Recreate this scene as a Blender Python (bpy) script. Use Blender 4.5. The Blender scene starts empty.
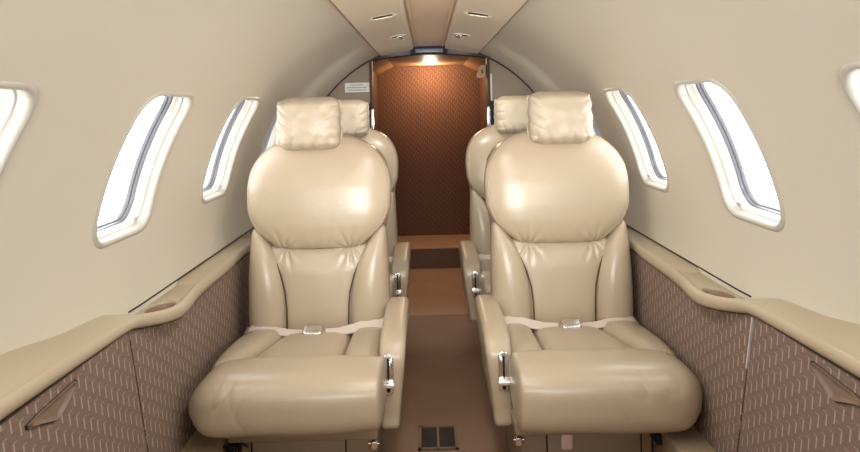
import bpy, bmesh, math, random
from mathutils import Vector, Matrix, noise
PI = math.pi
sc = bpy.context.scene
col = sc.collection
H = 1.15                      # camera height above the aisle floor

# ------------------------------------------------------------------ camera
cam_d = bpy.data.cameras.new('camera')
cam = bpy.data.objects.new('camera', cam_d); col.objects.link(cam)
RO = .025
rx = Vector((math.cos(RO), 0, -math.sin(RO))); up = Vector((math.sin(RO), 0, math.cos(RO))); bk = rx.cross(up)
cam.matrix_world = Matrix(((rx.x, up.x, bk.x, -.0185), (rx.y, up.y, bk.y, 0), (rx.z, up.z, bk.z, H), (0, 0, 0, 1)))
cam_d.sensor_width = 36; cam_d.lens = 635 / 860 * 36
cam_d.shift_x = 2.9 / 860; cam_d.shift_y = -118.1 / 860
cam_d.clip_start = .02
sc.camera = cam

# ------------------------------------------------------------------ world, exposure, large lights
w = bpy.data.worlds.new('world'); sc.world = w; w.use_nodes = True
bg = w.node_tree.nodes['Background']; bg.inputs[0].default_value = (.93, .96, 1, 1); bg.inputs[1].default_value = 6.0
sc.view_settings.view_transform = 'Standard'; sc.view_settings.look = 'None'
sc.view_settings.exposure = 0.20; sc.view_settings.gamma = 1; sc.view_settings.use_curve_mapping = False

def area(name, loc, rot, sx, sy, power, colr):
    l = bpy.data.lights.new(name, 'AREA'); l.shape = 'RECTANGLE'; l.size = sx; l.size_y = sy; l.energy = power; l.color = colr
    o = bpy.data.objects.new(name, l); col.objects.link(o); o.location = loc; o.rotation_euler = rot
    return o
# added soft fill behind the viewer, and an added unseen light under the ceiling
area('front_fill_light', (0, -.45, 1.20), (math.radians(91), 0, 0), .95, .50, 6.2, (1, .99, .97)).data.spread = math.radians(54)
area('ceiling_fill_light', (0, 1.13, 1.478), (0, 0, 0), .13, 1.4, 7.0, (1, .985, .96))

# ------------------------------------------------------------------ materials
def mat(name, c, rough=.5, spec=.5, metal=0, coat=0, bump=None, var=0, em=None):
    m = bpy.data.materials.new(name); m.use_nodes = True
    nt = m.node_tree; b = nt.nodes['Principled BSDF']
    b.inputs['Base Color'].default_value = (*c, 1); b.inputs['Roughness'].default_value = rough
    b.inputs['Specular IOR Level'].default_value = spec; b.inputs['Metallic'].default_value = metal
    b.inputs['Coat Weight'].default_value = coat; b.inputs['Coat Roughness'].default_value = .28
    if em: b.inputs['Emission Color'].default_value = (*em[0], 1); b.inputs['Emission Strength'].default_value = em[1]
    tc = nt.nodes.new('ShaderNodeTexCoord')
    if bump:
        prev = None
        for (scale, strength, dist) in bump:
            n = nt.nodes.new('ShaderNodeTexNoise'); n.inputs['Scale'].default_value = scale; n.inputs['Detail'].default_value = 3
            nt.links.new(tc.outputs['Object'], n.inputs['Vector'])
            bp = nt.nodes.new('ShaderNodeBump'); bp.inputs['Strength'].default_value = strength; bp.inputs['Distance'].default_value = dist
            nt.links.new(n.outputs['Fac'], bp.inputs['Height'])
            if prev: nt.links.new(prev.outputs[0], bp.inputs['Normal'])
            prev = bp
        nt.links.new(prev.outputs[0], b.inputs['Normal'])
    if var:
        n = nt.nodes.new('ShaderNodeTexNoise'); n.inputs['Scale'].default_value = 6; n.inputs['Detail'].default_value = 5
        nt.links.new(tc.outputs['Object'], n.inputs['Vector'])
        mx = nt.nodes.new('ShaderNodeMix'); mx.data_type = 'RGBA'
        mx.inputs['A'].default_value = (*[x * (1 - var) for x in c], 1); mx.inputs['B'].default_value = (*[min(1, x * (1 + var)) for x in c], 1)
        nt.links.new(n.outputs['Fac'], mx.inputs['Factor']); nt.links.new(mx.outputs['Result'], b.inputs['Base Color'])
    return m

M = {}
M['liner'] = mat('liner', (.68, .625, .515), .40, .4, bump=[(900, .04, .001)])
M['bulkhead'] = mat('bulkhead', (.24, .19, .135), .6, .3)
M['leather'] = mat('leather', (.44, .350, .245), .31, .5, coat=.12, bump=[(420, .10, .001), (60, .10, .002), (18, .16, .006), (6, .14, .01)], var=.04)
M['headrest'] = mat('headrest_leather', (.52, .43, .32), .40, .45, bump=[(420, .08, .001), (22, .18, .006)], var=.04)
M['seam'] = mat('seam_thread', (.085, .05, .028), .6, .2)
M['shell'] = mat('seat_shell', (.30, .225, .15), .45, .4)
M['base'] = mat('base_vinyl', (.29, .21, .135), .5, .35)
M['ledge'] = mat('ledge', (.45, .365, .25), .35, .45, bump=[(600, .05, .001)])
M['cup'] = mat('cup_well', (.30, .20, .13), .45, .3)
M['gasket'] = mat('gasket', (.05, .03, .02), .6, .2)
M['reveal'] = mat('reveal', (.50, .465, .40), .30, .5, coat=.3)
M['frame'] = mat('window_frame_grey', (.15, .148, .16), .30, .5, coat=.2)
M['chrome'] = mat('chrome', (.80, .80, .80), .16, .5, metal=1)
M['knob'] = mat('satin_knob', (.82, .80, .77), .25, .5, metal=.6)
M['black'] = mat('black', (.012, .011, .011), .45, .3)
M['dark'] = mat('dark_trim', (.022, .014, .017), .65, .25)
M['blue'] = mat('blue_grey_sign', (.10, .11, .16), .35, .4)
M['copper'] = mat('copper_leather', (.33, .17, .085), .5, .3, bump=[(200, .08, .001)])
M['bronze'] = mat('bronze_plastic', (.20, .13, .092), .22, .5, coat=.2)
M['belt'] = mat('belt_webbing', (.62, .52, .44), .7, .2, bump=[(300, .1, .001)])
M['card'] = mat('white_card', (.62, .60, .57), .5, .3)
M['ink'] = mat('ink', (.22, .21, .20), .6, .2)
M['mesh'] = mat('vent_grille', (.07, .055, .045), .6, .3, metal=.2)
M['ventframe'] = mat('vent_frame', (.20, .14, .09), .45, .4)
M['ceil'] = mat('ceiling_panel', (.80, .69, .545), .5, .35)
M['ceilmid'] = mat('ceiling_centre', (.80, .63, .47), .5, .3)

def carpet(name, c):
    return mat(name, c, .95, .1, bump=[(700, .5, .003), (60, .2, .004)], var=.12)
M['carpet'] = carpet('aisle_carpet', (.36, .22, .145))
M['carpet_aft'] = carpet('aft_carpet', (.52, .31, .19))
M['sill'] = carpet('sill_carpet', (.40, .29, .19))

def math_node(nt, op, a, b=None, c=None):
    n = nt.nodes.new('ShaderNodeMath'); n.operation = op
    for i, v in enumerate((a, b, c)):
        if v is None: continue
        if isinstance(v, (int, float)): n.inputs[i].default_value = v
        else: nt.links.new(v, n.inputs[i])
    return n.outputs[0]

def weave(name, base, dash, pitch, vper, axis='Y', length=.55, zig=0, shear=.18):
    """woven cloth: staggered light dashes over a fine horizontally streaked ground"""
    m = bpy.data.materials.new(name); m.use_nodes = True; nt = m.node_tree; b = nt.nodes['Principled BSDF']
    b.inputs['Roughness'].default_value = .85; b.inputs['Specular IOR Level'].default_value = .2
    tc = nt.nodes.new('ShaderNodeTexCoord'); sp = nt.nodes.new('ShaderNodeSeparateXYZ')
    nt.links.new(tc.outputs['Object'], sp.inputs[0])
    U = sp.outputs[axis]; V = sp.outputs['Z']
    f = lambda op, a, b_=None, c_=None: math_node(nt, op, a, b_, c_)
    u0 = f('ADD', f('DIVIDE', U, pitch), f('MULTIPLY', f('DIVIDE', V, pitch), shear))
    if zig:
        tri = f('PINGPONG', f('DIVIDE', V, vper * .5), .5)
        u0 = f('ADD', u0, f('MULTIPLY', tri, zig))
    ci = f('FLOOR', u0); fu = f('FRACT', u0)
    v0 = f('ADD', f('DIVIDE', V, vper), f('MULTIPLY', ci, .37))
    fv = f('FRACT', v0)
    mu = f('LESS_THAN', f('ABSOLUTE', f('SUBTRACT', fu, .5)), .085)
    mv = f('LESS_THAN', fv, length)
    mask = f('MULTIPLY', mu, mv)
    hz = f('MULTIPLY', f('MULTIPLY', f('GREATER_THAN', fv, length), f('LESS_THAN', fv, length + .07)), f('GREATER_THAN', fu, .45))
    mask = f('MAXIMUM', mask, f('MULTIPLY', hz, .45))
    nz = nt.nodes.new('ShaderNodeTexNoise'); nz.inputs['Scale'].default_value = 1; nz.inputs['Detail'].default_value = 4
    mp = nt.nodes.new('ShaderNodeMapping'); mp.inputs['Scale'].default_value = (70, 70, 420)
    nt.links.new(tc.outputs['Object'], mp.inputs[0]); nt.links.new(mp.outputs[0], nz.inputs['Vector'])
    g = nt.nodes.new('ShaderNodeMix'); g.data_type = 'RGBA'
    g.inputs['A'].default_value = (*[x * .62 for x in base], 1); g.inputs['B'].default_value = (*[x * 1.4 for x in base], 1)
    nt.links.new(nz.outputs['Fac'], g.inputs['Factor'])
    d = nt.nodes.new('ShaderNodeMix'); d.data_type = 'RGBA'
    d.inputs['B'].default_value = (*dash, 1)
    nt.links.new(g.outputs['Result'], d.inputs['A']); nt.links.new(f('MULTIPLY', mask, .8), d.inputs['Factor'])
    nt.links.new(d.outputs['Result'], b.inputs['Base Color'])
    bp = nt.nodes.new('ShaderNodeBump'); bp.inputs['Strength'].default_value = .4; bp.inputs['Distance'].default_value = .001
    nt.links.new(nz.outputs['Fac'], bp.inputs['Height']); nt.links.new(bp.outputs[0], b.inputs['Normal'])
    return m
M['weave'] = weave('sidewall_weave', (.225, .155, .12), (.50, .38, .30), .021, .042, 'Y', .55)
M['doorweave'] = weave('door_weave', (.12, .052, .030), (.34, .17, .09), .017, .045, 'X', .6, zig=1.1, shear=0)

def glass_mat():
    m = bpy.data.materials.new('window_glass'); m.use_nodes = True; nt = m.node_tree
    nt.nodes.remove(nt.nodes['Principled BSDF'])
    t = nt.nodes.new('ShaderNodeBsdfTransparent'); t.inputs[0].default_value = (.95, .96, .97, 1)
    g = nt.nodes.new('ShaderNodeBsdfGlossy'); g.inputs['Roughness'].default_value = .03
    mx = nt.nodes.new('ShaderNodeMixShader'); mx.inputs[0].default_value = .07
    nt.links.new(t.outputs[0], mx.inputs[1]); nt.links.new(g.outputs[0], mx.inputs[2])
    nt.links.new(mx.outputs[0], nt.nodes['Material Output'].inputs[0]); return m
M['glass'] = glass_mat()

# ------------------------------------------------------------------ helpers
def obj(name, bm, m, parent=None, smooth=True, loc=None):
    bmesh.ops.recalc_face_normals(bm, faces=bm.faces)
    me = bpy.data.meshes.new(name); bm.to_mesh(me); bm.free()
    me.materials.append(m)
    if smooth:
        me.polygons.foreach_set('use_smooth', [True] * len(me.polygons))
        try: me.set_sharp_from_angle(angle=math.radians(50))
        except Exception: pass
    o = bpy.data.objects.new(name, me); col.objects.link(o)
    if parent: o.parent = parent
    if loc: o.location = loc
    return o

def thing(name, label, cat, loc=(0, 0, 0), group=None):
    o = bpy.data.objects.new(name, None); col.objects.link(o); o.location = loc; o.empty_display_size = .05
    return tag(o, label, cat, group)

def tag(o, label, cat, group=None):
    o['label'] = label; o['category'] = cat
    if group: o['group'] = group
    return o

def struct(name, bm, m, parent=None, smooth=True):
    o = obj(name, bm, m, parent, smooth)
    if not parent: o['kind'] = 'structure'
    return o

def box(bm, x0, x1, y0, y1, z0, z1, bev=0):
    vs = [bm.verts.new((x, y, z)) for x in (x0, x1) for y in (y0, y1) for z in (z0, z1)]
    fs = [(0, 1, 3, 2), (4, 6, 7, 5), (0, 4, 5, 1), (2, 3, 7, 6), (0, 2, 6, 4), (1, 5, 7, 3)]
    faces = [bm.faces.new([vs[i] for i in f]) for f in fs]
    if bev:
        es = {e for f in faces for e in f.edges}
        bmesh.ops.bevel(bm, geom=list(es), offset=bev, segments=3, profile=.5, affect='EDGES')
    return bm

def bx(*a, bev=0): return box(bmesh.new(), *a, bev=bev)

def rings(bm, rs, closed=True, cap=True):
    vr = [[bm.verts.new(p) for p in r] for r in rs]
    n = len(vr[0])
    for a, b in zip(vr, vr[1:]):
        for i in range(n if closed else n - 1):
            j = (i + 1) % n
            bm.faces.new((a[i], a[j], b[j], b[i]))
    if cap:
        for r in (vr[0], vr[-1]):
            c = bm.verts.new(sum((v.co for v in r), Vector()) / n)
            for i in range(n): bm.faces.new((r[i], r[(i + 1) % n], c))
    return vr

def interp(rows, t):
    """smooth interpolation of rows (t, v1, v2, ...)"""
    if t <= rows[0][0]: return rows[0][1:]
    if t >= rows[-1][0]: return rows[-1][1:]
    for i in range(len(rows) - 1):
        if rows[i][0] <= t <= rows[i + 1][0]: break
    p1, p2 = rows[i], rows[i + 1]; h = p2[0] - p1[0]; s = (t - p1[0]) / h
    p0 = rows[i - 1] if i else None; p3 = rows[i + 2] if i + 2 < len(rows) else None
    out = []
    for k in range(1, len(p1)):
        d = (p2[k] - p1[k]) / h
        def slope(da, db): return 0 if da * db <= 0 else 2 * da * db / (da + db)
        m1 = slope((p1[k] - p0[k]) / (p1[0] - p0[0]), d) if p0 else d
        m2 = slope(d, (p3[k] - p2[k]) / (p3[0] - p2[0])) if p3 else d
        s2, s3 = s * s, s * s * s
        out.append((2 * s3 - 3 * s2 + 1) * p1[k] + (s3 - 2 * s2 + s) * h * m1 + (-2 * s3 + 3 * s2) * p2[k] + (s3 - s2) * h * m2)
    return out

def pillow(rows, ax, r0=.03, r1=.03, steps=36, n=56, e=2.6, fn=None, pe=2.0, bm=None):
    """closed upholstered volume: rows (t, a0, a1, b0, b1) along t; ends rounded over r0, r1; ax maps (t,a,b)->xyz"""
    bm = bm or bmesh.new()
    t0, t1 = rows[0][0], rows[-1][0]; L = t1 - t0
    ts = set()
    for i in range(9):
        q = 1 - math.cos(PI / 2 * i / 8) if True else 0
        ts.add(round(t0 + r0 * q, 6)); ts.add(round(t1 - r1 * q, 6))
    for i in range(steps + 1): 
        t = t0 + r0 + (L - r0 - r1) * i / steps; ts.add(round(t, 6))
    R = []
    for t in sorted(ts):
        a0, a1, b0, b1 = interp(rows, t)
        s = 1.0
        if t - t0 < r0: s = (1 - (1 - (t - t0) / r0) ** pe) ** (1 / pe) if t > t0 else 0
        if t1 - t < r1: s = min(s, (1 - (1 - (t1 - t) / r1) ** pe) ** (1 / pe) if t < t1 else 0)
        s = max(s, .06)
        ac, ah, bc, bh = (a0 + a1) / 2, (a1 - a0) / 2, (b0 + b1) / 2, (b1 - b0) / 2
        # ends shrink by an absolute amount in each direction, so wide panels keep their width
        k = min(1, max(r0, r1) * 1.0 / max(ah, 1e-4)) if ah > bh else 1
        sa = 1 - (1 - s) * (min(1, bh / max(ah, 1e-4)) if ah > bh else 1)
        sb = s if bh <= ah else 1 - (1 - s) * min(1, ah / bh)
        if ah <= bh: sa = s
        ring = []
        for i in range(n):
            an = 2 * PI * i / n; c, d = math.cos(an), math.sin(an)
            a = ac + ah * sa * math.copysign(abs(c) ** (2 / e), c)
            b = bc + bh * sb * math.copysign(abs(d) ** (2 / e), d)
            p = Vector(ax(t, a, b))
            if fn: p = fn(p, t, a, b)
            ring.append(p)
        R.append(ring)
    rings(bm, R)
    return bm

def rrect(w_, h_, r, k=6):
    pts = []
    for cx_, cy_, a0 in ((w_ / 2 - r, h_ / 2 - r, 0), (-w_ / 2 + r, h_ / 2 - r, PI / 2), (-w_ / 2 + r, -h_ / 2 + r, PI), (w_ / 2 - r, -h_ / 2 + r, 1.5 * PI)):
        for i in range(k + 1):
            a = a0 + PI / 2 * i / k; pts.append((cx_ + r * math.cos(a), cy_ + r * math.sin(a)))
    return pts

def slab(pts, t0, t1, bev, ax, segs=4, bm=None):
    """rounded slab: CCW outline pts in a plane, thickness t0..t1, edges rounded by bev; ax maps (u,v,t)->xyz"""
    bm = bm or bmesh.new(); n = len(pts)
    nrm = []
    for i in range(n):
        a = Vector(pts[i - 1]); b = Vector(pts[(i + 1) % n]); d = (b - a).normalized(); nrm.append(Vector((d.y, -d.x)))
    R = []
    def ring(ins, t): R.append([ax(pts[i][0] - nrm[i].x * ins, pts[i][1] - nrm[i].y * ins, t) for i in range(n)])
    for i in range(segs + 1):
        a = PI / 2 * i / segs; ring(bev * (1 - math.sin(a)), t0 + bev * (1 - math.cos(a)))
    for i in range(segs + 1):
        a = PI / 2 * (1 - i / segs); ring(bev * (1 - math.sin(a)), t1 - bev * (1 - math.cos(a)))
    rings(bm, R); return bm

def tube(pts, r, n=8, bm=None, closed=False):
    bm = bm or bmesh.new(); R = []; pts = [Vector(p) for p in pts]; prev = None
    for i, p in enumerate(pts):
        d = ((pts[min(i + 1, len(pts) - 1)]) - pts[max(i - 1, 0)]).normalized()
        u = d.cross(Vector((0, 0, 1)) if abs(d.z) < .9 else Vector((1, 0, 0))).normalized()
        if prev and u.dot(prev) < 0: u = -u
        prev = u; v = d.cross(u)
        R.append([p + (u * math.cos(2 * PI * k / n) + v * math.sin(2 * PI * k / n)) * r for k in range(n)])
    rings(bm, R); return bm

def sm(a, b, x):
    t = max(0, min(1, (x - a) / (b - a))); return t * t * (3 - 2 * t)

# ------------------------------------------------------------------ cabin geometry
R = .74; ZC = H - .39
Y0, Y1 = -1.2, 3.53
def cyl(s, th, y, rad=R): return Vector((s * rad * math.sin(th), y, ZC + rad * math.cos(th)))
TH0, TH1, TH2, TH3 = math.radians(18), math.radians(54.2), math.radians(81.4), math.radians(100)
WIN = [(.05, .318), (.683, .964), (1.337, 1.605), (1.972, 2.235), (2.607, 2.873), (3.22, 3.44)]
RC = .055

def window_outline(y0, y1, k=8):
    """rounded-rectangle boundary points in (y, arc) about the window's centre"""
    return rrect(y1 - y0, R * (TH2 - TH1), RC, k)

def liner(s):
    bm = bmesh.new()
    band_t, nband = [], 14
    m_ = .028 / R                         # the patch around a window reaches a little past it
    A, B = TH1 - m_, TH2 + m_
    ths = [TH0 + (A - TH0) * i / 14 for i in range(15)] 
    band = [A + (B - A) * i / nband for i in range(nband + 1)]
    ths2 = [B + (TH3 - B) * i / 6 for i in range(7)]
    segs = []; y = Y0
    for (a, b) in WIN:
        segs.append((y, a - .028, None)); segs.append((a - .028, b + .028, (a, b))); y = b + .028
    segs.append((y, Y1, None))
    def ylist(a, b, win):
        n = 12 if win else max(1, int((b - a) / .05)); return [a + (b - a) * i / n for i in range(n + 1)]
    cache = {}
    def V(y, th):
        k = (round(y, 5), round(th, 5))
        if k not in cache: cache[k] = bm.verts.new(cyl(s, th, y))
        return cache[k]
    for (a, b, win) in segs:
        ys = ylist(a, b, win)
        rows = [ths, ths2] if win else [ths[:-1] + band + ths2[1:]]
        for rr in rows:
            for i in range(len(ys) - 1):
                for j in range(len(rr) - 1):
                    bm.faces.new((V(ys[i], rr[j]), V(ys[i + 1], rr[j]), V(ys[i + 1], rr[j + 1]), V(ys[i], rr[j + 1])))
        if win:
            peri = [(y_, A) for y_ in ys[:-1]] + [(ys[-1], t) for t in band[:-1]] + [(y_, B) for y_ in reversed(ys[1:])] + [(ys[0], t) for t in reversed(band[1:])]
            yc, tc = (win[0] + win[1]) / 2, (TH1 + TH2) / 2; hw, hh = (win[1] - win[0]) / 2, R * (TH2 - TH1) / 2
            hole = []
            for (y_, t) in peri:
                # rounded-rectangle point for this perimeter point
                u, v = (y_ - yc), (t - tc) * R
                u *= hw / (hw + .028); v *= hh / (hh + .028)
                du, dv = abs(u) - (hw - RC), abs(v) - (hh - RC)
                if du > 0 and dv > 0:
                    l = math.hypot(du, dv); u = math.copysign(hw - RC + du / l * RC, u); v = math.copysign(hh - RC + dv / l * RC, v)
                hole.append((yc + u, tc + v / R))
            outer = [V(*p) for p in peri]
            mid = []
            prev = outer
            for q, f in ((.5, 0), (1, 0)):
                ring = [bm.verts.new(cyl(s, p[1] * (1 - q) + h[1] * q, p[0] * (1 - q) + h[0] * q)) for p, h in zip(peri, hole)]
                for i in range(len(ring)):
                    j = (i + 1) % len(ring); bm.faces.new((prev[i], prev[j], ring[j], ring[i]))
                prev = ring
            HOLES[(s, win)] = hole
    return bm
HOLES = {}
struct('wall_left', liner(-1), M['liner'])
struct('wall_right', liner(1), M['liner'])

def dense(hole, k=3):
    out = []
    for i in range(len(hole)):
        a, b = hole[i], hole[(i + 1) % len(hole)]
        out.append(a)
    return out

wn = 0
for s in (-1, 1):
    for win in WIN:
        wn += 1
        hole = HOLES[(s, win)]; n = len(hole)
        yc, tc = (win[0] + win[1]) / 2, (TH1 + TH2) / 2
        def ring(inset, depth):
            hw, hh = (win[1] - win[0]) / 2, R * (TH2 - TH1) / 2
            out = []
            for (y, t) in hole:
                u, v = y - yc, (t - tc) * R
                out.append(cyl(s, tc + v * (1 - inset / hh) / R, yc + u * (1 - inset / hw), R + depth))
            return out
        # lip and reveal: a rounded lip, a tapered throat with a moulded step, then the pane seat
        prof = [(-.010, -.0005), (-.008, -.003), (-.003, -.0048), (.001, -.003), (.0035, .001), (.005, .008), (.0062, .016), (.0085, .0175), (.0092, .019), (.0098, .030), (.0115, .032), (.0122, .042)]
        bm = bmesh.new(); rings(bm, [ring(*p) for p in prof], cap=False)
        wo = struct('window_%d' % wn, bm, M['reveal'])
        wo['kind'] = 'structure'
        bm = bmesh.new(); rings(bm, [ring(*p) for p in [(.011, .040), (.0135, .0405), (.0145, .0425), (.0155, .048), (.0175, .0485), (.0185, .050), (.019, .058)]], cap=False)
        obj('window_frame', bm, M['frame'], wo)
        bm = bmesh.new(); g = []
        for d in (.055, .057):
            r_ = [bm.verts.new(p) for p in ring(.0185, d)]
            c = bm.verts.new(cyl(s, tc, yc, R + d))
            for i in range(n): bm.faces.new((r_[i], r_[(i + 1) % n], c))
        obj('pane', bm, M['glass'], wo, smooth=False)
        # small pull of the shade on the sill
        p = cyl(s, TH2 - .028, win[1] - .045, R + .014)
        bm = bmesh.new(); slab(rrect(.03, .010, .004, 3), 0, .008, .002, lambda u, v, t: (p.x + s * v, p.y + u, p.z + t), bm=bm)
        obj('shade_pull', bm, M['knob'], wo)
        # portal so that the sky seen through the pane is sampled well
        l = bpy.data.lights.new('window_portal', 'AREA'); l.shape = 'RECTANGLE'; l.size = win[1] - win[0]; l.size_y = .34; l.cycles.is_portal = True
        po = bpy.data.objects.new('window_portal', l); col.objects.link(po)
        c = cyl(s, tc, yc, R + .065); nrm = Vector((-s * math.sin(tc), 0, -math.cos(tc)))
        zz = -nrm; xx = Vector((0, 1, 0)); yy = zz.cross(xx)
        po.matrix_world = Matrix(((xx.x, yy.x, zz.x, c.x), (xx.y, yy.y, zz.y, c.y), (xx.z, yy.z, zz.z, c.z), (0, 0, 0, 1)))

# ceiling: two sloping service panels with a recessed centre strip
def psu(s):
    """heightfield underside with real recesses for the reading lights and air slots"""
    lights = [(2.73, .137, .050, .036), (1.45, .137, .05, .036), (.3, .137, .05, .036)]
    slots = [(2.11, .158, .028, .046), (.85, .158, .028, .046)]
    ys = [Y0]; y = Y0
    while y < 3.46:
        near = any(abs(y - l[0]) < .09 for l in lights + slots)
        y += .005 if near else .02; ys.append(min(y, 3.46))
    N = 44; rows = []
    for y in ys:
        row = []
        for i in range(N + 1):
            x = .083 + (.268 - .083) * i / N
            z = 1.470 - (x - .083) * .175
            if i == 0: z = 1.492
            if i == 1: z = 1.4715
            for (ly, lx, ry, rx_) in lights:
                d = math.hypot((y - ly) / ry, (x - lx) / rx_); z += .020 * (1 - sm(.80, .97, d)) - .002 * (1 - sm(0, .16, abs(d - 1.08)))
            for (ly, lx, ry, rx_) in slots:
                q = abs((y - ly) / ry) ** 3 + abs((x - lx) / rx_) ** 3; z += .014 * (1 - sm(.5, 1.0, q)) - .0015 * (1 - sm(0, .3, abs(q - 1.3)))
            if i == N: z += .03
            row.append(Vector((s * x, y, z)))
        rows.append(row)
    bm = bmesh.new(); rings(bm, rows, closed=False, cap=False); return bm
for s in (-1, 1):
    o = struct('ceiling', psu(s), M['ceil'])
    struct('trim_%d' % (10 if s < 0 else 11), bx(*sorted((s * .2665, s * .2735)), Y0, 3.47, 1.444, 1.452), M['cup'], smooth=False)  # brown strip paints the shadow line along the panel's outer edge
bm = bmesh.new()
box(bm, -.095, .095, Y0, 3.46, 1.488, 1.50)
struct('ceiling', bm, M['ceilmid'])
bm = bmesh.new()
for s in (-1, 1):                      # cove edge beside the centre strip
    box(bm, min(s * .070, s * .076), max(s * .070, s * .076), Y0, 3.46, 1.481, 1.490)
struct('trim_1', bm, M['ceilmid'])

# floor
struct('floor', bx(-.6, .6, Y0, 3.525, -.03, 0), M['carpet'], smooth=False)
struct('floor', bx(-.45, .45, 3.525, 4.60, -.03, .002), M['carpet_aft'], smooth=False)
struct('trim_2', bx(-.5, .5, 2.795, 2.799, 0, .0012), M['carpet'], smooth=False)
for s in (-1, 1):                      # raised side decks the seats stand over
    struct('trim_%d' % (3 if s < 0 else 4), bx(min(s * .585, s * .69), max(s * .585, s * .69), Y0, 3.5, 0, .283, bev=.006), M['sill'])

# aft bulkhead with the arched opening
def arc_z(x): return ZC + math.sqrt(max(R * R - x * x, 0)) + .004
bm = bmesh.new()
for s in (-1, 1):
    N = 30; lo, hi, lo2, hi2 = [], [], [], []
    for i in range(N + 1):
        x = .325 + (.742 - .325) * i / N; x_ = min(x, .7399)
        for L_, y, z in ((lo, 3.53, 0), (hi, 3.53, arc_z(x_)), (lo2, 3.57, 0), (hi2, 3.57, arc_z(x_))): L_.append(bm.verts.new((s * x, y, z)))
    for i in range(N):
        bm.faces.new((lo[i], lo[i + 1], hi[i + 1], hi[i])); bm.faces.new((lo2[i], lo2[i + 1], hi2[i + 1], hi2[i])); bm.faces.new((hi[i], hi[i + 1], hi2[i + 1], hi2[i]))
    bm.faces.new((lo[0], hi[0], hi2[0], lo2[0]))
struct('wall_back', bm, M['bulkhead'], smooth=False)
# dark header and posts around the opening
bm = bmesh.new(); N = 24; T = [[], [], [], []]
for i in range(N + 1):
    x = -.325 + .65 * i / N; zb = 1.448 - .028 * (abs(x) / .325) ** 2
    for L_, y, z in zip(T, (3.50, 3.50, 3.58, 3.58), (zb, arc_z(x), zb, arc_z(x))): L_.append(bm.verts.new((x, y, z)))
for i in range(N):
    bm.faces.new((T[0][i], T[0][i + 1], T[1][i + 1], T[1][i])); bm.faces.new((T[2][i], T[2][i + 1], T[3][i + 1], T[3][i])); bm.faces.new((T[0][i], T[0][i + 1], T[2][i + 1], T[2][i]))
struct('trim_5', bm, M['dark'])
bm = bmesh.new()
for s in (-1, 1):
    box(bm, min(s * .318, s * .332), max(s * .318, s * .332), 3.50, 3.585, 0, 1.43)
struct('trim_6', bm, mat('post_brown', (.07, .032, .02), .6, .2), smooth=False)
# dark gap where the liner meets the bulkhead
for s in (-1, 1):
    pts = [cyl(s, th, 3.522, R - .003) for th in [math.radians(19 + i * 2.5) for i in range(33)]]
    struct('trim_%d' % (7 if s < 0 else 8), tube(pts, .004, 6), M['dark'])
# aft vestibule: side walls, soffit and the woven door at its end
bm = bmesh.new()
for s in (-1, 1): box(bm, min(s * .40, s * .42), max(s * .40, s * .42), 3.57, 5.0, 0, 1.44)
box(bm, -.42, -.32, 3.572, 3.575, 0, 1.44); box(bm, .32, .42, 3.572, 3.575, 0, 1.44)
struct('wall_aft', bm, mat('dark_brown_wall', (.12, .055, .03), .5, .3), smooth=False)
bm = bmesh.new(); prof = [(-.42, 1.42), (-.385, 1.425), (-.27, 1.478), (.27, 1.478), (.385, 1.425), (.42, 1.42), (.42, 1.50), (-.42, 1.50)]
rings(bm, [[Vector((x, y, z)) for x, z in prof] for y in (3.55, 5.0)])
struct('ceiling', bm, M['copper'], smooth=False)
struct('door_1', bx(-.40, .40, 4.985, 5.03, .14, 1.50), M['doorweave'], smooth=False)
struct('trim_9', bx(-.40, .40, 4.56, 5.0, 0, .15, bev=.008), M['carpet_aft'])
struct('trim_12', bx(-.40, .40, 4.552, 4.562, 0, .138), carpet('riser_shade_carpet', (.17, .095, .065)))  # same carpet as the step, darkened to paint the riser's shade
# front end of the cabin (behind the viewer): bulkhead with a wide doorway
bm = bmesh.new()
for s in (-1, 1): box(bm, min(s * .34, s * .75), max(s * .34, s * .75), -1.24, -1.2, 0, 1.5)
box(bm, -.34, .34, -1.24, -1.2, 1.42, 1.52)
box(bm, -.75, .75, -1.9, -1.88, 0, 1.5); box(bm, -.75, .75, -1.9, -1.2, 1.5, 1.52)
for s in (-1, 1): box(bm, *sorted((s * .73, s * .75)), -1.9, -1.2, 0, 1.5)
struct('wall_front', bm, M['bulkhead'], smooth=False)

# cabin side structure behind the lower panels
for s in (-1, 1): struct('wall_left' if s < 0 else 'wall_right', bx(*sorted((s * .715, s * .735)), Y0, 3.53, 0, .625), M['dark'], smooth=False)
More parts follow.
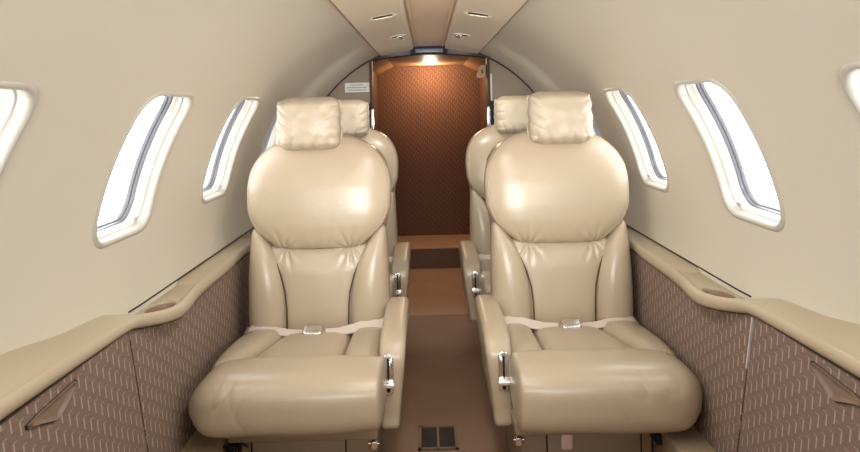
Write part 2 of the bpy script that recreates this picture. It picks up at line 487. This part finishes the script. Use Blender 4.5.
# ------------------------------------------------------------------ side ledges and lower panels
PX = .674                       # plane of the lower side panels
LIN = [(-1.2, .668, .722, .690), (.9, .668, .722, .692), (1.20, .664, .717, .690), (1.36, .660, .712, .688), (1.43, .655, .702, .672), (1.50, .636, .690, .658), (1.56, .628, .684, .650),
       (1.62, .632, .682, .648), (1.70, .645, .682, .646), (1.80, .652, .682, .646), (2.05, .656, .681, .646), (2.15, .664, .680, .646), (3.5, .664, .680, .645)]
BACK = [(-1.2, .77), (.9, .770), (1.06, .757), (1.23, .730), (1.38, .716), (1.50, .682), (1.6, .680), (3.5, .678)]
def ledge(s):
    ys = []; y = Y0
    while y < 3.5: ys.append(y); y += .004 if 1.40 < y < 1.86 else .03
    ys.append(3.5)
    rows = []
    for y in ys:
        xi, zt, zb = interp(LIN, y); zw = interp(BACK, y)[0]
        xw = math.sqrt(R * R - (zw - ZC) ** 2) + .001
        row = [Vector((s * (xi + .05), y, zb - .004)), Vector((s * (xi + .012), y, zb))]
        rr = .012
        for k in range(7):                       # rounded nose
            a = -PI / 2 + PI * k / 6
            row.append(Vector((s * (xi + rr - rr * math.cos(a)), y, (zb + zt) / 2 + (zt - zb) / 2 * math.sin(a))))
        N = 40
        for k in range(1, N + 1):
            q = k / N; x = xi + rr + (xw - xi - rr) * q
            z = zt + (zw - zt) * q ** 1.5
            inb = sm(1.42, 1.50, y) * (1 - sm(1.77, 1.80, y))       # shallow moulded tray
            z -= .010 * inb * sm(0, .25, q)
            d = math.hypot((y - 1.575) / .054, (x - .692) / .034)
            z -= .036 * (1 - sm(.84, 1.0, d))
            d2 = math.hypot((y - 1.498) / .016, (x - .680) / .022)
            z -= .008 * (1 - sm(.6, 1.0, d2))
            row.append(Vector((s * x, y, z)))
        rows.append(row)
    bm = bmesh.new(); rings(bm, rows, closed=False, cap=False)
    return bm
for s in (-1, 1):
    side = 'left' if s < 0 else 'right'
    t = thing('side_ledge', 'cream moulded ledge with cup well running along the %s cabin wall' % side, 'ledge', group=None)
    obj('ledge_top', ledge(s), M['ledge'], t)
    # floor of the cup well
    bm = bmesh.new()
    n = 32; c = bm.verts.new((s * .692, 1.575, .6535)); r_ = [bm.verts.new((s * (.692 + .0285 * math.cos(2 * PI * i / n)), 1.575 + .045 * math.sin(2 * PI * i / n), .654)) for i in range(n)]
    r2 = [bm.verts.new((s * (.692 + .0315 * math.cos(2 * PI * i / n)), 1.575 + .050 * math.sin(2 * PI * i / n), .667)) for i in range(n)]
    for i in range(n):
        bm.faces.new((r_[i], r_[(i + 1) % n], c)); bm.faces.new((r_[i], r_[(i + 1) % n], r2[(i + 1) % n], r2[i]))
    obj('cup_well', bm, M['cup'], t)
    pts = []
    y = 1.50
    while y < 3.5:
        zw = interp(BACK, y)[0] + .003; pts.append((s * (math.sqrt(R * R - (zw - ZC) ** 2) - .001), y, zw)); y += .04
    obj('gasket', tube(pts, .0021, 6), M['gasket'], t)
    pts = []; y = -1.0
    while y < 3.5:
        xi, zt, zb = interp(LIN, y); pts.append((s * (min(xi + .012, PX - .002)), y, zb - .001)); y += .02
    obj('gasket', tube(pts, .0014, 6), M['gasket'], t)
    # slotted air outlet behind the front seat
    bm = bmesh.new()
    for k in range(5): box(bm, min(s * .672, s * .720), max(s * .672, s * .720), 2.36 + k * .10, 2.43 + k * .10, .668, .684, bev=.002)
    obj('air_outlet', bm, M['cup'], t)

    # lower panels covered in woven cloth; the seam between them leans
    def lean_(y, z): return .26 * (.70 - z) * max(0, min(1, (3.3 - y) / 1.9))
    def panel(name, y0, y1, label):
        p = thing(name, label, 'panel', (0, 0, 0))
        bm = bmesh.new(); N = max(2, int((y1 - y0) / .02)); rows = []
        for i in range(N + 1):
            y = y0 + (y1 - y0) * i / N; zt = interp(LIN, y)[2] - .004
            row = []
            for k in range(13):
                z = .26 + (zt - .26) * k / 12; e = .003 if i in (0, N) else 0
                row.append(Vector((s * (PX + e), y + lean_(y, z), z)))
            row.append(Vector((s * (PX + .012), y + lean_(y, zt), zt))); row.append(Vector((s * (PX + .012), y + lean_(y, .26), .26)))
            rows.append(row)
        rings(bm, rows); o = obj('cloth_facing', bm, M['weave'], p); return p
    a = panel('table_door', .30, 1.368, 'brown woven table compartment door with bronze pull on the %s wall' % side)
    # recessed triangular pull
    tri = [(1.136, .673), (1.060, .640), (1.010, .664), (.93, .668), (1.04, .6735)]
    zt = -.05 * 0
    def pull(scale, dx, zoff=0):
        # rounded kite outline in (y,z)
        pts = [(1.158, .664), (1.150, .669), (1.10, .665), (1.05, .662), (1.024, .657), (1.026, .650), (1.05, .644), (1.092, .629), (1.104, .630), (1.128, .643), (1.153, .659)]
        cy = sum(p[0] for p in pts) / len(pts); cz = sum(p[1] for p in pts) / len(pts)
        return [Vector((s * (PX + dx), cy + (p[0] - cy) * scale, cz + (p[1] - cz) * scale + zoff)) for p in pts]
    bm = bmesh.new(); rings(bm, [pull(1.08, -.0002), pull(1.06, -.004), pull(1.0, -.0058), pull(.90, -.0045), pull(.80, -.002, .001), pull(.45, -.0005, .002), pull(.05, -.0004, .002)], cap=False)
    ph = obj('pull_handle', bm, M['bronze'], a)
    bm = bmesh.new(); rings(bm, [pull(1.15, -.0002), pull(1.13, -.0012), pull(1.07, -.0012)], cap=False)
    obj('handle_gap', bm, M['black'], ph)
    b = panel('wall_covering', 1.374, 3.5, 'brown woven lower wall panel beside the %s front seat' % side)
    if s > 0:
        hb = bmesh.new(); rings(hb, [[Vector((s * (PX + dx), y_ + lean_(1.37, z_), z_)) for dx, y_ in ((-.0012, 1.3665), (-.0012, 1.3715), (.004, 1.3715), (.004, 1.3665))] for z_ in (.555, .60, .64, .680)])
        obj('seam_highlight_strip', hb, M['knob'], b, smooth=False)['label'] = 'thin bright strip as highlight on the seam edge'  # bright strip stands in for the highlight on the gap's edge

# ------------------------------------------------------------------ seats
def make_seat(s, cx, y0, hr_shift, label, group='cream leather cabin seats', seed=0, belt_var=0):
    """s: outboard side (+1 right). Local frame: a to outboard, y aft from the cushion/back junction, z up"""
    rnd = random.Random(seed)
    t = thing('cabin_seat', label, 'seat', (cx, y0, 0), group)
    LEAN = .13
    def A(z, a, y): return (s * a, y + LEAN * (z - .40), z)      # backrest mapping, t = z
    Lm, HM = M['leather'], M['headrest']
    back = obj('backrest', pillow([(.34, -.220, .220, .00, .12), (.5, -.232, .232, -.01, .12), (.72, -.226, .230, -.02, .12), (.85, -.240, .240, -.02, .115), (.95, -.232, .232, -.01, .11), (1.00, -.205, .205, 0, .10), (1.045, -.15, .15, .01, .085)],
                                  A, .03, .03, e=3.2), M['shell'], t)
    # broad upper cushion, with gathered wrinkles above its lower seam
    def fold(a, z, seam_z, hw_, up):
        v = 0
        for q in (-1, 1):
            da, dz = a - q * hw_, (z - seam_z) * up
            d_ = math.hypot(da, dz)
            if dz > -.01: v += math.exp(-(d_ / .045) ** 2) * (1 - 1.9 * abs(math.sin(math.atan2(dz + .012, -q * da) * 5.5 + seed + q)) ** .7) * sm(.004, .016, d_)
        return v
    def wr(p, z, a, y):
        if y < 0:
            k = (1 - sm(.69, .80, z)) * sm(.684, .70, z)
            fan = a / (.10 + (z - .685) * .9)
            p.y += k * .0007 * math.sin(fan * 17 + 1.3 * math.sin(fan * 5 + seed)) + .0058 * fold(a, z, .684, .112, 1)
            p.y += .0015 * noise.noise(Vector((a * 9, z * 5, seed)))
        return p
    up_rows = [(.680, -.112, .112, -.036, .03), (.690, -.143, .143, -.056, .03), (.706, -.166, .166, -.067, .03), (.735, -.198, .198, -.076, .03), (.775, -.229, .229, -.082, .04), (.82, -.2445, .2445, -.084, .05),
               (.88, -.2475, .2475, -.083, .06), (.93, -.242, .242, -.078, .06), (.975, -.224, .224, -.069, .06), (1.010, -.196, .196, -.056, .06), (1.038, -.158, .158, -.040, .06), (1.066, -.085, .085, -.014, .05)]
    obj('upper_cushion', pillow(up_rows, A, .006, .012, steps=130 if y0 < 2.5 else 50, n=360 if y0 < 2.5 else 120, e=3.3, fn=wr), Lm, back)
    lc = [(.355, -.11, .11, -.030, .03), (.40, -.112, .112, -.046, .03), (.50, -.118, .118, -.060, .03), (.60, -.140, .140, -.060, .03), (.66, -.185, .185, -.053, .03), (.700, -.205, .205, -.038, .03)]
    def wl(p, z, a, y):
        if y < 0:
            k = sm(.60, .685, z); fan = a / .11
            p.y += .0046 * fold(a, z, .684, .106, -1)
            p.y += .0012 * noise.noise(Vector((a * 12, z * 8, seed + 4)))
        return p
    obj('lumbar_cushion', pillow(lc, A, .02, .012, steps=90 if y0 < 2.5 else 40, n=220 if y0 < 2.5 else 80, e=5, fn=wl), Lm, back)
    for q in (1, -1):
        rows = [(.350, .098, .226, -.03, .05), (.40, .098, .233, -.068, .06), (.50, .100, .237, -.088, .06), (.56, .106, .237, -.091, .06), (.61, .118, .236, -.089, .05), (.66, .138, .234, -.083, .04), (.70, .163, .232, -.073, .03), (.755, .206, .228, -.052, .02)]
        rows = [(r[0], min(q * r[1], q * r[2]), max(q * r[1], q * r[2]), r[3], r[4]) for r in rows]
        obj('side_bolster', pillow(rows, A, .03, .02, steps=40, n=64, e=2.25), Lm, back)
    # raised welt where the front of the upper cushion meets its side
    for q in (1, -1):
        pts = []
        for i in range(31):
            z_ = .74 + (1.035 - .74) * i / 30; a0_, a1_, b0_, b1_ = interp(up_rows, z_)
            pts.append((s * q * a1_ * .955, (b0_ + b1_) / 2 - (b1_ - b0_) / 2 * .552 + LEAN * (z_ - .40), z_))
        obj('welt', tube(pts, .0022, 6), Lm, back)
    # dark stitched seams between the back panels
    for q in (1, -1):
        pts = [(s * q * a_, y_ + LEAN * (z_ - .40), z_) for (z_, a_, y_) in ((.40, .102, -.050), (.45, .102, -.057), (.50, .103, -.0605), (.55, .108, -.0615), (.60, .121, -.0605), (.64, .138, -.057), (.67, .158, -.052), (.70, .182, -.050), (.722, .205, -.046))]
        obj('seam', tube(pts, .0026, 6), M['seam'], back)
    obj('seam', tube([(s * .232 * (i / 20 - .5), -.041 + .002 * abs(i - 10) / 10 + LEAN * .284, .684 + .003 * (abs(i - 10) / 10) ** 3) for i in range(21)], .0042, 6), M['seam'], back)
    # pillow-like headrest, gathered at its side seams
    hw, hz0, hz1 = .1095, 1.014, 1.199
    def wh(p, z, a, y):
        u = (a - hr_shift) / hw; v = (z - (hz0 + hz1) / 2) / ((hz1 - hz0) / 2)
        sgn = -1 if y < -.07 else 1
        edge = sm(.45, 1, abs(u)); bot = sm(.2, 1, -v); top = sm(.4, 1, v)
        p.y += sgn * -1 * 0
        cr = lambda q: 1 - 2 * abs(math.sin(q)) ** .6          # sharp gathers between soft swells
        d = .0048 * edge * cr(v * 8 + 2 * math.sin(u * 3 + seed)) + .0062 * bot * cr(u * 8.5 + seed + 2.5 * v) + .0042 * top * cr(u * 6 + seed * 2)
        d += .007 * noise.noise(Vector((u * 2.2, v * 2.2, seed * 3.1)))
        p.y += d if sgn < 0 else -d
        p.z += .0018 * edge * math.sin(u * 14 + seed) * v
        p.x += s * .0012 * edge * math.sin(v * 11 + seed)
        return p
    hc = hr_shift
    hrows = [(hz0, hc - hw * .93, hc + hw * .93, -.125, -.040), (hz0 + .03, hc - hw * .985, hc + hw * .985, -.150, -.02), ((hz0 + hz1) / 2, hc - hw, hc + hw, -.160, -.012), (hz1 - .03, hc - hw * .985, hc + hw * .985, -.15, -.018), (hz1, hc - hw * .93, hc + hw * .93, -.125, -.035)]
    hd = obj('headrest', pillow(hrows, lambda z, a, y: A(z, a, y + .045),   .03, .03, steps=80, n=240, e=3.4, fn=wh), HM, t)
    for q in (-1, 1):
        pts = []
        for i in range(15):
            v = -1 + 2 * i / 14
            pts.append((s * (hc + q * (hw * (.995 - .04 * abs(v) ** 4)) + .0015 * math.sin(v * 14)), -.040 + LEAN * .71 + .002 * math.sin(v * 21), (hz0 + hz1) / 2 + v * .078))
        obj('side_seam', tube(pts, .0035, 6), HM, hd)
    obj('headrest_bracket', bx(*sorted((s * (hc - .03), s * (hc + .03))), .11, .122, .90, 1.09, bev=.004), M['dark'], hd)

    # seat cushion: front roll and three long panels behind it
    cush = obj('cushion', pillow([(-.36, -.235, .245, .30, .40), (-.2, -.235, .245, .30, .39), (.04, -.225, .235, .30, .375)], lambda y, a, z: (s * a, y, z), .02, .02, e=5), M['shell'], t)
    def wroll(p, a, y, z):
        # soft sagging folds in the leather of the roll
        p.z += .004 * noise.noise(Vector((a * 6, z * 7, seed + 9)))
        ramp = sm(-.02, .2, a)
        nn = noise.noise(Vector((a * 11 + z * 9, z * 5 - a * 3, seed + 2)))
        if y < -.36: p.y += .0046 * ramp * (1 - 2.2 * abs(nn) ** .45) * sm(.30, .36, z)
        if y < -.36: p.y += .0024 * ramp * (1 - 2 * abs(noise.noise(Vector((a * 26, z * 14 + a * 20, seed + 7)))) ** .5) * sm(.38, .44, z)
        return p
    rr = [(-.248 if s < 0 else -.230, -.556, -.345, .308, .470), (-.14, -.570, -.34, .302, .476), (0, -.575, -.34, .300, .478), (.12, -.575, -.345, .300, .478), (.20, -.572, -.37, .302, .474), (.256, -.564, -.42, .316, .462)]
    if s < 0: rr = [(q[0], q[1], q[2], q[3] + .016, q[4] - .002) for q in rr]
    obj('front_roll', pillow(rr, lambda a, y, z: (s * a, y, z), .016, .075, steps=120, n=160, e=3.0, fn=wroll), Lm, cush)
    pc = [(-.40, -.115, .165, .33, .450), (-.34, -.118, .155, .33, .450), (-.2, -.117, .128, .33, .443), (-.06, -.112, .105, .33, .428), (.03, -.108, .10, .33, .412)]
    obj('seat_panel', pillow(pc, lambda y, a, z: (s * a, y, z), .03, .02, steps=30, n=56, e=4.5), Lm, cush)
    for q in (1, -1):
        r_ = [(-.41, .158, .246, .33, .458), (-.32, .146, .248, .33, .462), (-.2, .122, .247, .33, .457), (-.06, .100, .240, .33, .440), (.02, .095, .232, .33, .42)]
        if q < 0: r_ = [(a[0], -.232, -.115 - .0 * a[1], a[3], a[4]) for a in r_]
        obj('seat_bolster', pillow(r_, lambda y, a, z: (s * a, y, z), .04, .03, steps=30, n=48, e=2.8), Lm, cush)
    # under-seat apron, base and drawer
    ba = obj('base', bx(*sorted((s * -.20, s * .16)), -.40, .02, .0, .272, bev=.008), M['base'], t)
    obj('apron', bx(*sorted((s * -.225, s * .175)), -.46, .03, .268, .306, bev=.008), M['base'], ba)
    obj('drawer', bx(*sorted((s * -.130, s * .125)), -.406, -.395, .03, .245, bev=.003), M['shell'], ba)
    bm = bmesh.new()
    for (u0, u1, v0, v1) in ((-.134, .129, .245, .249), (-.134, -.130, .03, .249), (.125, .129, .03, .249)):
        box(bm, *sorted((s * u0, s * u1)), -.404, -.396, v0, v1)
    obj('drawer_gap', bm, M['black'], ba, smooth=False)
    # black rail and cable at the outboard foot
    rail = [(s * .155, -.42, .262), (s * .185, -.40, .272), (s * .19, -.3, .276), (s * .19, 0, .276)]
    obj('seat_rail', bx(*sorted((s * .150, s * .178)), -.46, .04, .235, .262, bev=.004), M['black'], ba)
    if seed == 2:
        rp = obj('release_plate', slab(rrect(.032, .06, .005, 4), -.006, 0, .002, lambda u, v, q: (s * -.078 + u, -.406 + q, .235 + v)), M['knob'], ba)
        rp['label'] = 'small chrome release plate'
    if seed == 1:
        pts = [(s * (.12 + .07 * i / 14), -.462 - .004 * math.sin(i * .8), .262 + .010 * math.sin(i * .55) - .012 * (i / 14)) for i in range(15)]
        obj('cable', tube(pts, .0035, 6), M['black'], ba)['label'] = 'thin black cable'
    # control knob near the inboard foot
    bm = bmesh.new(); slab(rrect(.018, .022, .005, 4), -.43, -.40, .003, lambda u, v, t_: (s * -.212 + u, t_, .238 + v), bm=bm)
    tube([(s * -.225, -.412, .236), (s * -.195, -.412, .236)], .0035, bm=bm)
    obj('control_knob', bm, M['chrome'], ba)

    # inboard armrest with sliding control
    prof = [(.0, .262), (.004, .30), (.0, .40), (-.002, .435), (.004, .462), (.022, .484), (.05, .497), (.10, .505), (.22, .510), (.36, .512), (.40, .505), (.42, .485), (.425, .44), (.425, .34), (.41, .275), (.38, .258), (.2, .254), (.03, .250), (.010, .253)]
    prof = prof[::-1]
    # resample smoothly
    def smooth_poly(P, k=4):
        out = []; n = len(P)
        for i in range(n):
            p0, p1, p2, p3 = (Vector(P[(i + j - 1) % n]) for j in range(4))
            for q in range(k):
                u = q / k
                out.append(tuple(.5 * ((2 * p1) + (p2 - p0) * u + (2 * p0 - 5 * p1 + 4 * p2 - p3) * u * u + (3 * p1 - p0 - 3 * p2 + p3) * u ** 3)))
        return out
    AY = -.375; DA = .009 if s > 0 else 0
    def am(y, z, a):
        tap = (1 - sm(.24, .50, z)) * .022
        f = (a + .301) / .075                    # 0 aisle side, 1 seat side
        return (s * (a + DA + tap * (1 - f)), AY + y, z)
    P = smooth_poly(prof)
    P = [p for p in P]
    ar = obj('armrest', slab(P, -.301, -.226, .017, am, segs=5), Lm, t)
    fy = AY - .002
    ca = -.252 + DA
    pl = slab(rrect(.030, .112, .014, 6), -.004, .004, .0025, lambda u, v, q: (s * (ca + u), fy + q + max(0, v - .03) * .12, .408 + v))
    ph = obj('control_plate', pl, M['chrome'], ar)
    obj('slot', slab(rrect(.006, .062, .0025, 4), -.0058, 0, .0005, lambda u, v, q: (s * (ca + u), fy + q, .424 + v)), M['black'], ph)
    obj('slot', slab(rrect(.010, .012, .004, 4), -.0056, 0, .0005, lambda u, v, q: (s * (ca + u), fy + q, .366 + v)), M['black'], ph)
    lv = bmesh.new(); slab(rrect(.036, .013, .006, 5), -.020, -.004, .004, lambda u, v, q: (s * (ca + u), fy + q, .382 + v + .1 * abs(u)), bm=lv)
    obj('slide_lever', lv, M['knob'], ph)

    # seat belt lying in the crease, with its buckle
    def strap(pts, wdt):
        bm = bmesh.new(); R_ = []
        for (a, y, z, tilt) in pts:
            dy, dz = math.cos(tilt) * wdt / 2, math.sin(tilt) * wdt / 2
            R_.append([Vector((s * a, y - dy, z - dz - .004)), Vector((s * a, y + dy, z + dz - .004)), Vector((s * a, y + dy - .001, z + dz - .001)), Vector((s * a, y - dy - .001, z - dz - .001))])
        rings(bm, R_); return bm
    by = -.085
    bl = obj('seat_belt', strap([(.245, by + .05, .425, .3), (.215, by + .012, .444, .35), (.17, by + .004, .447, .4), (.12, by, .438, .35), (.095, by - .002, .434, .3), (.05, by - .004, .432, .25), (.03, by - .006, .433, .2)], .034), M['belt'], t)
    obj('belt_strap', strap([(-.225, by + .02, .452, .7), (-.19, by + .004, .454, .8), (-.15, by, .449, .7), (-.11, by, .440, .5), (-.07, by - .004, .434, .35), (-.03, by - .006, .434, .25)], .036), M['belt'], bl)
    bb = slab(rrect(.062, .036, .008, 5), 0, .016, .005, lambda u, v, q: (s * (.010 + u), by - .012 + v, .430 + q + v * .4))
    bo = obj('buckle', bb, M['chrome'], bl)
    return t

make_seat(-1, -.397, 2.15, .030, 'front left cream leather seat with puffy headrest, nearest the camera', seed=1)
make_seat(1, .420, 2.15, .018, 'front right cream leather seat with puffy headrest, nearest the camera', seed=2)
make_seat(-1, -.412, 3.03, .0, 'rear left cream leather seat, mostly hidden behind the front left seat', seed=3)
make_seat(1, .408, 3.03, .01, 'rear right cream leather seat, mostly hidden behind the front right seat', seed=4)

# ------------------------------------------------------------------ small things
# floor vent
vt = thing('floor_vent', 'dark two-cell metal air vent set into the aisle carpet', 'vent', (-.009, 2.21, 0))
bm = bmesh.new()
for (a, b, c, d) in ((-.068, -.058, -.08, .08), (.058, .068, -.08, .08), (-.004, .004, -.08, .08), (-.068, .068, -.08, -.068), (-.068, .068, .068, .08)):
    box(bm, a, b, c, d, 0, .006)
obj('vent_frame', bm, M['ventframe'], vt, smooth=False)
for sx in (-1, 1):
    bm = bmesh.new(); x0, x1 = sorted((sx * .004, sx * .058))
    box(bm, x0, x1, -.068, .068, .0, .001)
    for k in range(18): box(bm, x0, x1, -.066 + k * .0074, -.062 + k * .0074, .001, .004)
    obj('grille', bm, M['mesh'], vt, smooth=False)

# reading lights and air slots inside the ceiling recesses
for s in (-1, 1):
    side = 'left' if s < 0 else 'right'
    for (ly, word) in ((2.73, 'aft'),):
        x, y = s * .137, ly; z = 1.470 - (.137 - .083) * .175
        rl = thing('reading_light', 'chrome swivel reading light recessed in the %s ceiling panel' % side, 'reading light', (x, y, z + .012), 'ceiling reading lights')
        bm = bmesh.new(); bmesh.ops.create_uvsphere(bm, u_segments=24, v_segments=14, radius=.017)
        for v in bm.verts: v.co.z = max(v.co.z, -.014) * .8 - .013; v.co.y *= 1.4; v.co.x -= s * .012
        obj('eyeball', bm, M['chrome'], rl)
        bm = bmesh.new(); n = 24
        rings(bm, [[Vector((a * math.cos(2 * PI * i / n), a * 1.35 * math.sin(2 * PI * i / n), zz)) for i in range(n)] for a, zz in ((.024, .008), (.024, .001), (.020, -.001), (.018, .004))], cap=False)
        obj('bezel', bm, M['dark'], rl)
        obj('well', slab(rrect(.056, .076, .027, 6), -.0135, .002, .001, lambda u, v, q: (u, v, q - u * s * .175)), M['black'], rl)  # black slab paints the shade inside the recess
        bm = bmesh.new(); bmesh.ops.create_circle(bm, cap_ends=True, segments=20, radius=.009)
        for v in bm.verts: v.co.z = -.0248; v.co.x -= s * .012
        obj('lens', bm, mat('lens', (.8, .8, .75), .1, .5), rl)
    lp = bpy.data.lights.new('rear_seat_fill', 'SPOT'); lp.energy = 7; lp.spot_size = math.radians(95); lp.spot_blend = .9; lp.color = (1, .96, .88); lp.shadow_soft_size = .02  # spot added to brighten the rear seats; the fixture itself is unlit
    lo = bpy.data.objects.new('rear_seat_fill', lp); col.objects.link(lo); lo.location = (s * .137, 2.73, 1.435)
    lo.rotation_euler = (Vector((s * .38, 3.12, .98)) - Vector((s * .137, 2.73, 1.435))).to_track_quat('-Z', 'Y').to_euler()
    x = .158; y = 2.11; z = 1.470 - (x - .083) * .175 + .006
    def rim(ax_, ay_, n_):
        return [(ax_ * math.copysign(abs(math.cos(2 * PI * i / 40)) ** (2 / n_), math.cos(2 * PI * i / 40)), ay_ * math.copysign(abs(math.sin(2 * PI * i / 40)) ** (2 / n_), math.sin(2 * PI * i / 40))) for i in range(41)]
    obj('rim', tube([(a, b, -.0145 - a * s * .175) for a, b in rim(.038, .052, 2)], .0026, 8), M['liner'], rl)
    sl = thing('air_slot', 'slim beige air outlet slot in the %s ceiling panel' % side, 'air outlet', (s * x, y, z), 'ceiling air outlets')
    obj('louvre', slab(rrect(.060, .006, .002, 4), -.012, .0, .001, lambda u, v, q: (u, v + .010, q - u * s * .17)), M['ceil'], sl)
    obj('rim', tube([(a, b, -.0055 - a * s * .175) for a, b in rim(.048, .030, 3)], .0024, 8), M['liner'], sl)
    obj('opening', slab(rrect(.066, .030, .010, 4), -.0085, -.003, .001, lambda u, v, q: (u, v - .006, q - u * s * .17)), M['black'], sl)  # black slab darkens the slot in place of real shade

# placard on the bulkhead
pl = thing('placard', 'small white printed placard on the bulkhead beside the doorway', 'placard', (-.404, 3.529, 1.273))
obj('card', bx(-.068, .068, -.003, 0, -.026, .026), M['card'], pl, smooth=False)
bm = bmesh.new(); rnd = random.Random(4)
for r_, (a, b) in enumerate(((-.035, .035), (-.055, .055), (-.05, .05))):
    x = a
    while x < b - .004:
        l = rnd.uniform(.003, .006); box(bm, x, min(x + l, b), -.0036, -.003, .011 - r_ * .014, .017 - r_ * .014); x += l + rnd.choice((.0012, .0012, .004))
obj('print', bm, M['ink'], pl, smooth=False)

# sign box under the header
sg = thing('sign_box', 'dark blue-grey flat box in the middle of the arched header', 'sign', (.0, 3.47, 1.463))
obj('housing', slab(rrect(.20, .042, .014, 5), -.03, .025, .006, lambda u, v, q: (u, q, v)), M['dark'], sg)
obj('face', slab(rrect(.15, .022, .006, 4), -.033, -.028, .002, lambda u, v, q: (u, q, v - .002)), M['blue'], sg)

# strap hanging at the upper right of the doorway
st = thing('pull_strap', 'tan leather pull strap hanging at the doorway upper right corner', 'strap', (.300, 3.62, 1.35))
obj('loop', slab(rrect(.050, .075, .015, 5), -.004, .004, .003, lambda u, v, q: (u + v * .35, q, v)), mat('tan_strap', (.42, .25, .12), .5, .3), st)
obj('snap', slab(rrect(.008, .026, .0035, 4), -.007, -.003, .001, lambda u, v, q: (u, q, v)), M['dark'], st)

# slim latch strips on the doorway posts
tag(obj('door_edge_strip', bx(.3335, .343, 3.500, 3.529, 1.14, 1.33, bev=.002), M['card']), 'narrow white strip on the bulkhead at the right doorway post', 'strip')
for s, lab in ((-1, 'narrow chrome latch bar on the left doorway post behind the rear seat'), (1, 'narrow chrome latch bar on the right doorway post behind the rear seat')):
    lt = thing('door_latch', lab, 'latch', (s * .318, 3.49, 1.09))
    obj('latch_bar', bx(-.008, .008, -.012, .012, -.10, .06, bev=.003), M['chrome'], lt)
    obj('latch_plate', bx(*sorted((s * .010, s * .035)), -.006, .012, -.12, .09, bev=.003), M['dark'], lt)

# warm downlight in the vestibule ceiling
dl = thing('downlight', 'small round warm downlight glowing in the copper vestibule ceiling', 'downlight', (.01, 4.66, 1.476))
bm = bmesh.new(); n = 24
rings(bm, [[Vector((a * math.cos(2 * PI * i / n), a * math.sin(2 * PI * i / n), zz)) for i in range(n)] for a, zz in ((.034, .001), (.034, -.003), (.028, -.005), (.025, -.002))], cap=False)
obj('bezel', bm, M['chrome'], dl)
bm = bmesh.new(); bmesh.ops.create_circle(bm, cap_ends=True, segments=24, radius=.025)
for v in bm.verts: v.co.z = -.003
obj('lamp_lens', bm, mat('lamp_glow', (1, .9, .7), .3, .5, em=((1, .84, .60), 4)), dl)
sl = bpy.data.lights.new('downlight_lamp', 'POINT'); sl.energy = 8.5; sl.color = (1, .76, .50); sl.shadow_soft_size = .03
so = bpy.data.objects.new('downlight_lamp', sl); col.objects.link(so); so.location = (.01, 4.76, 1.42); so.parent = None
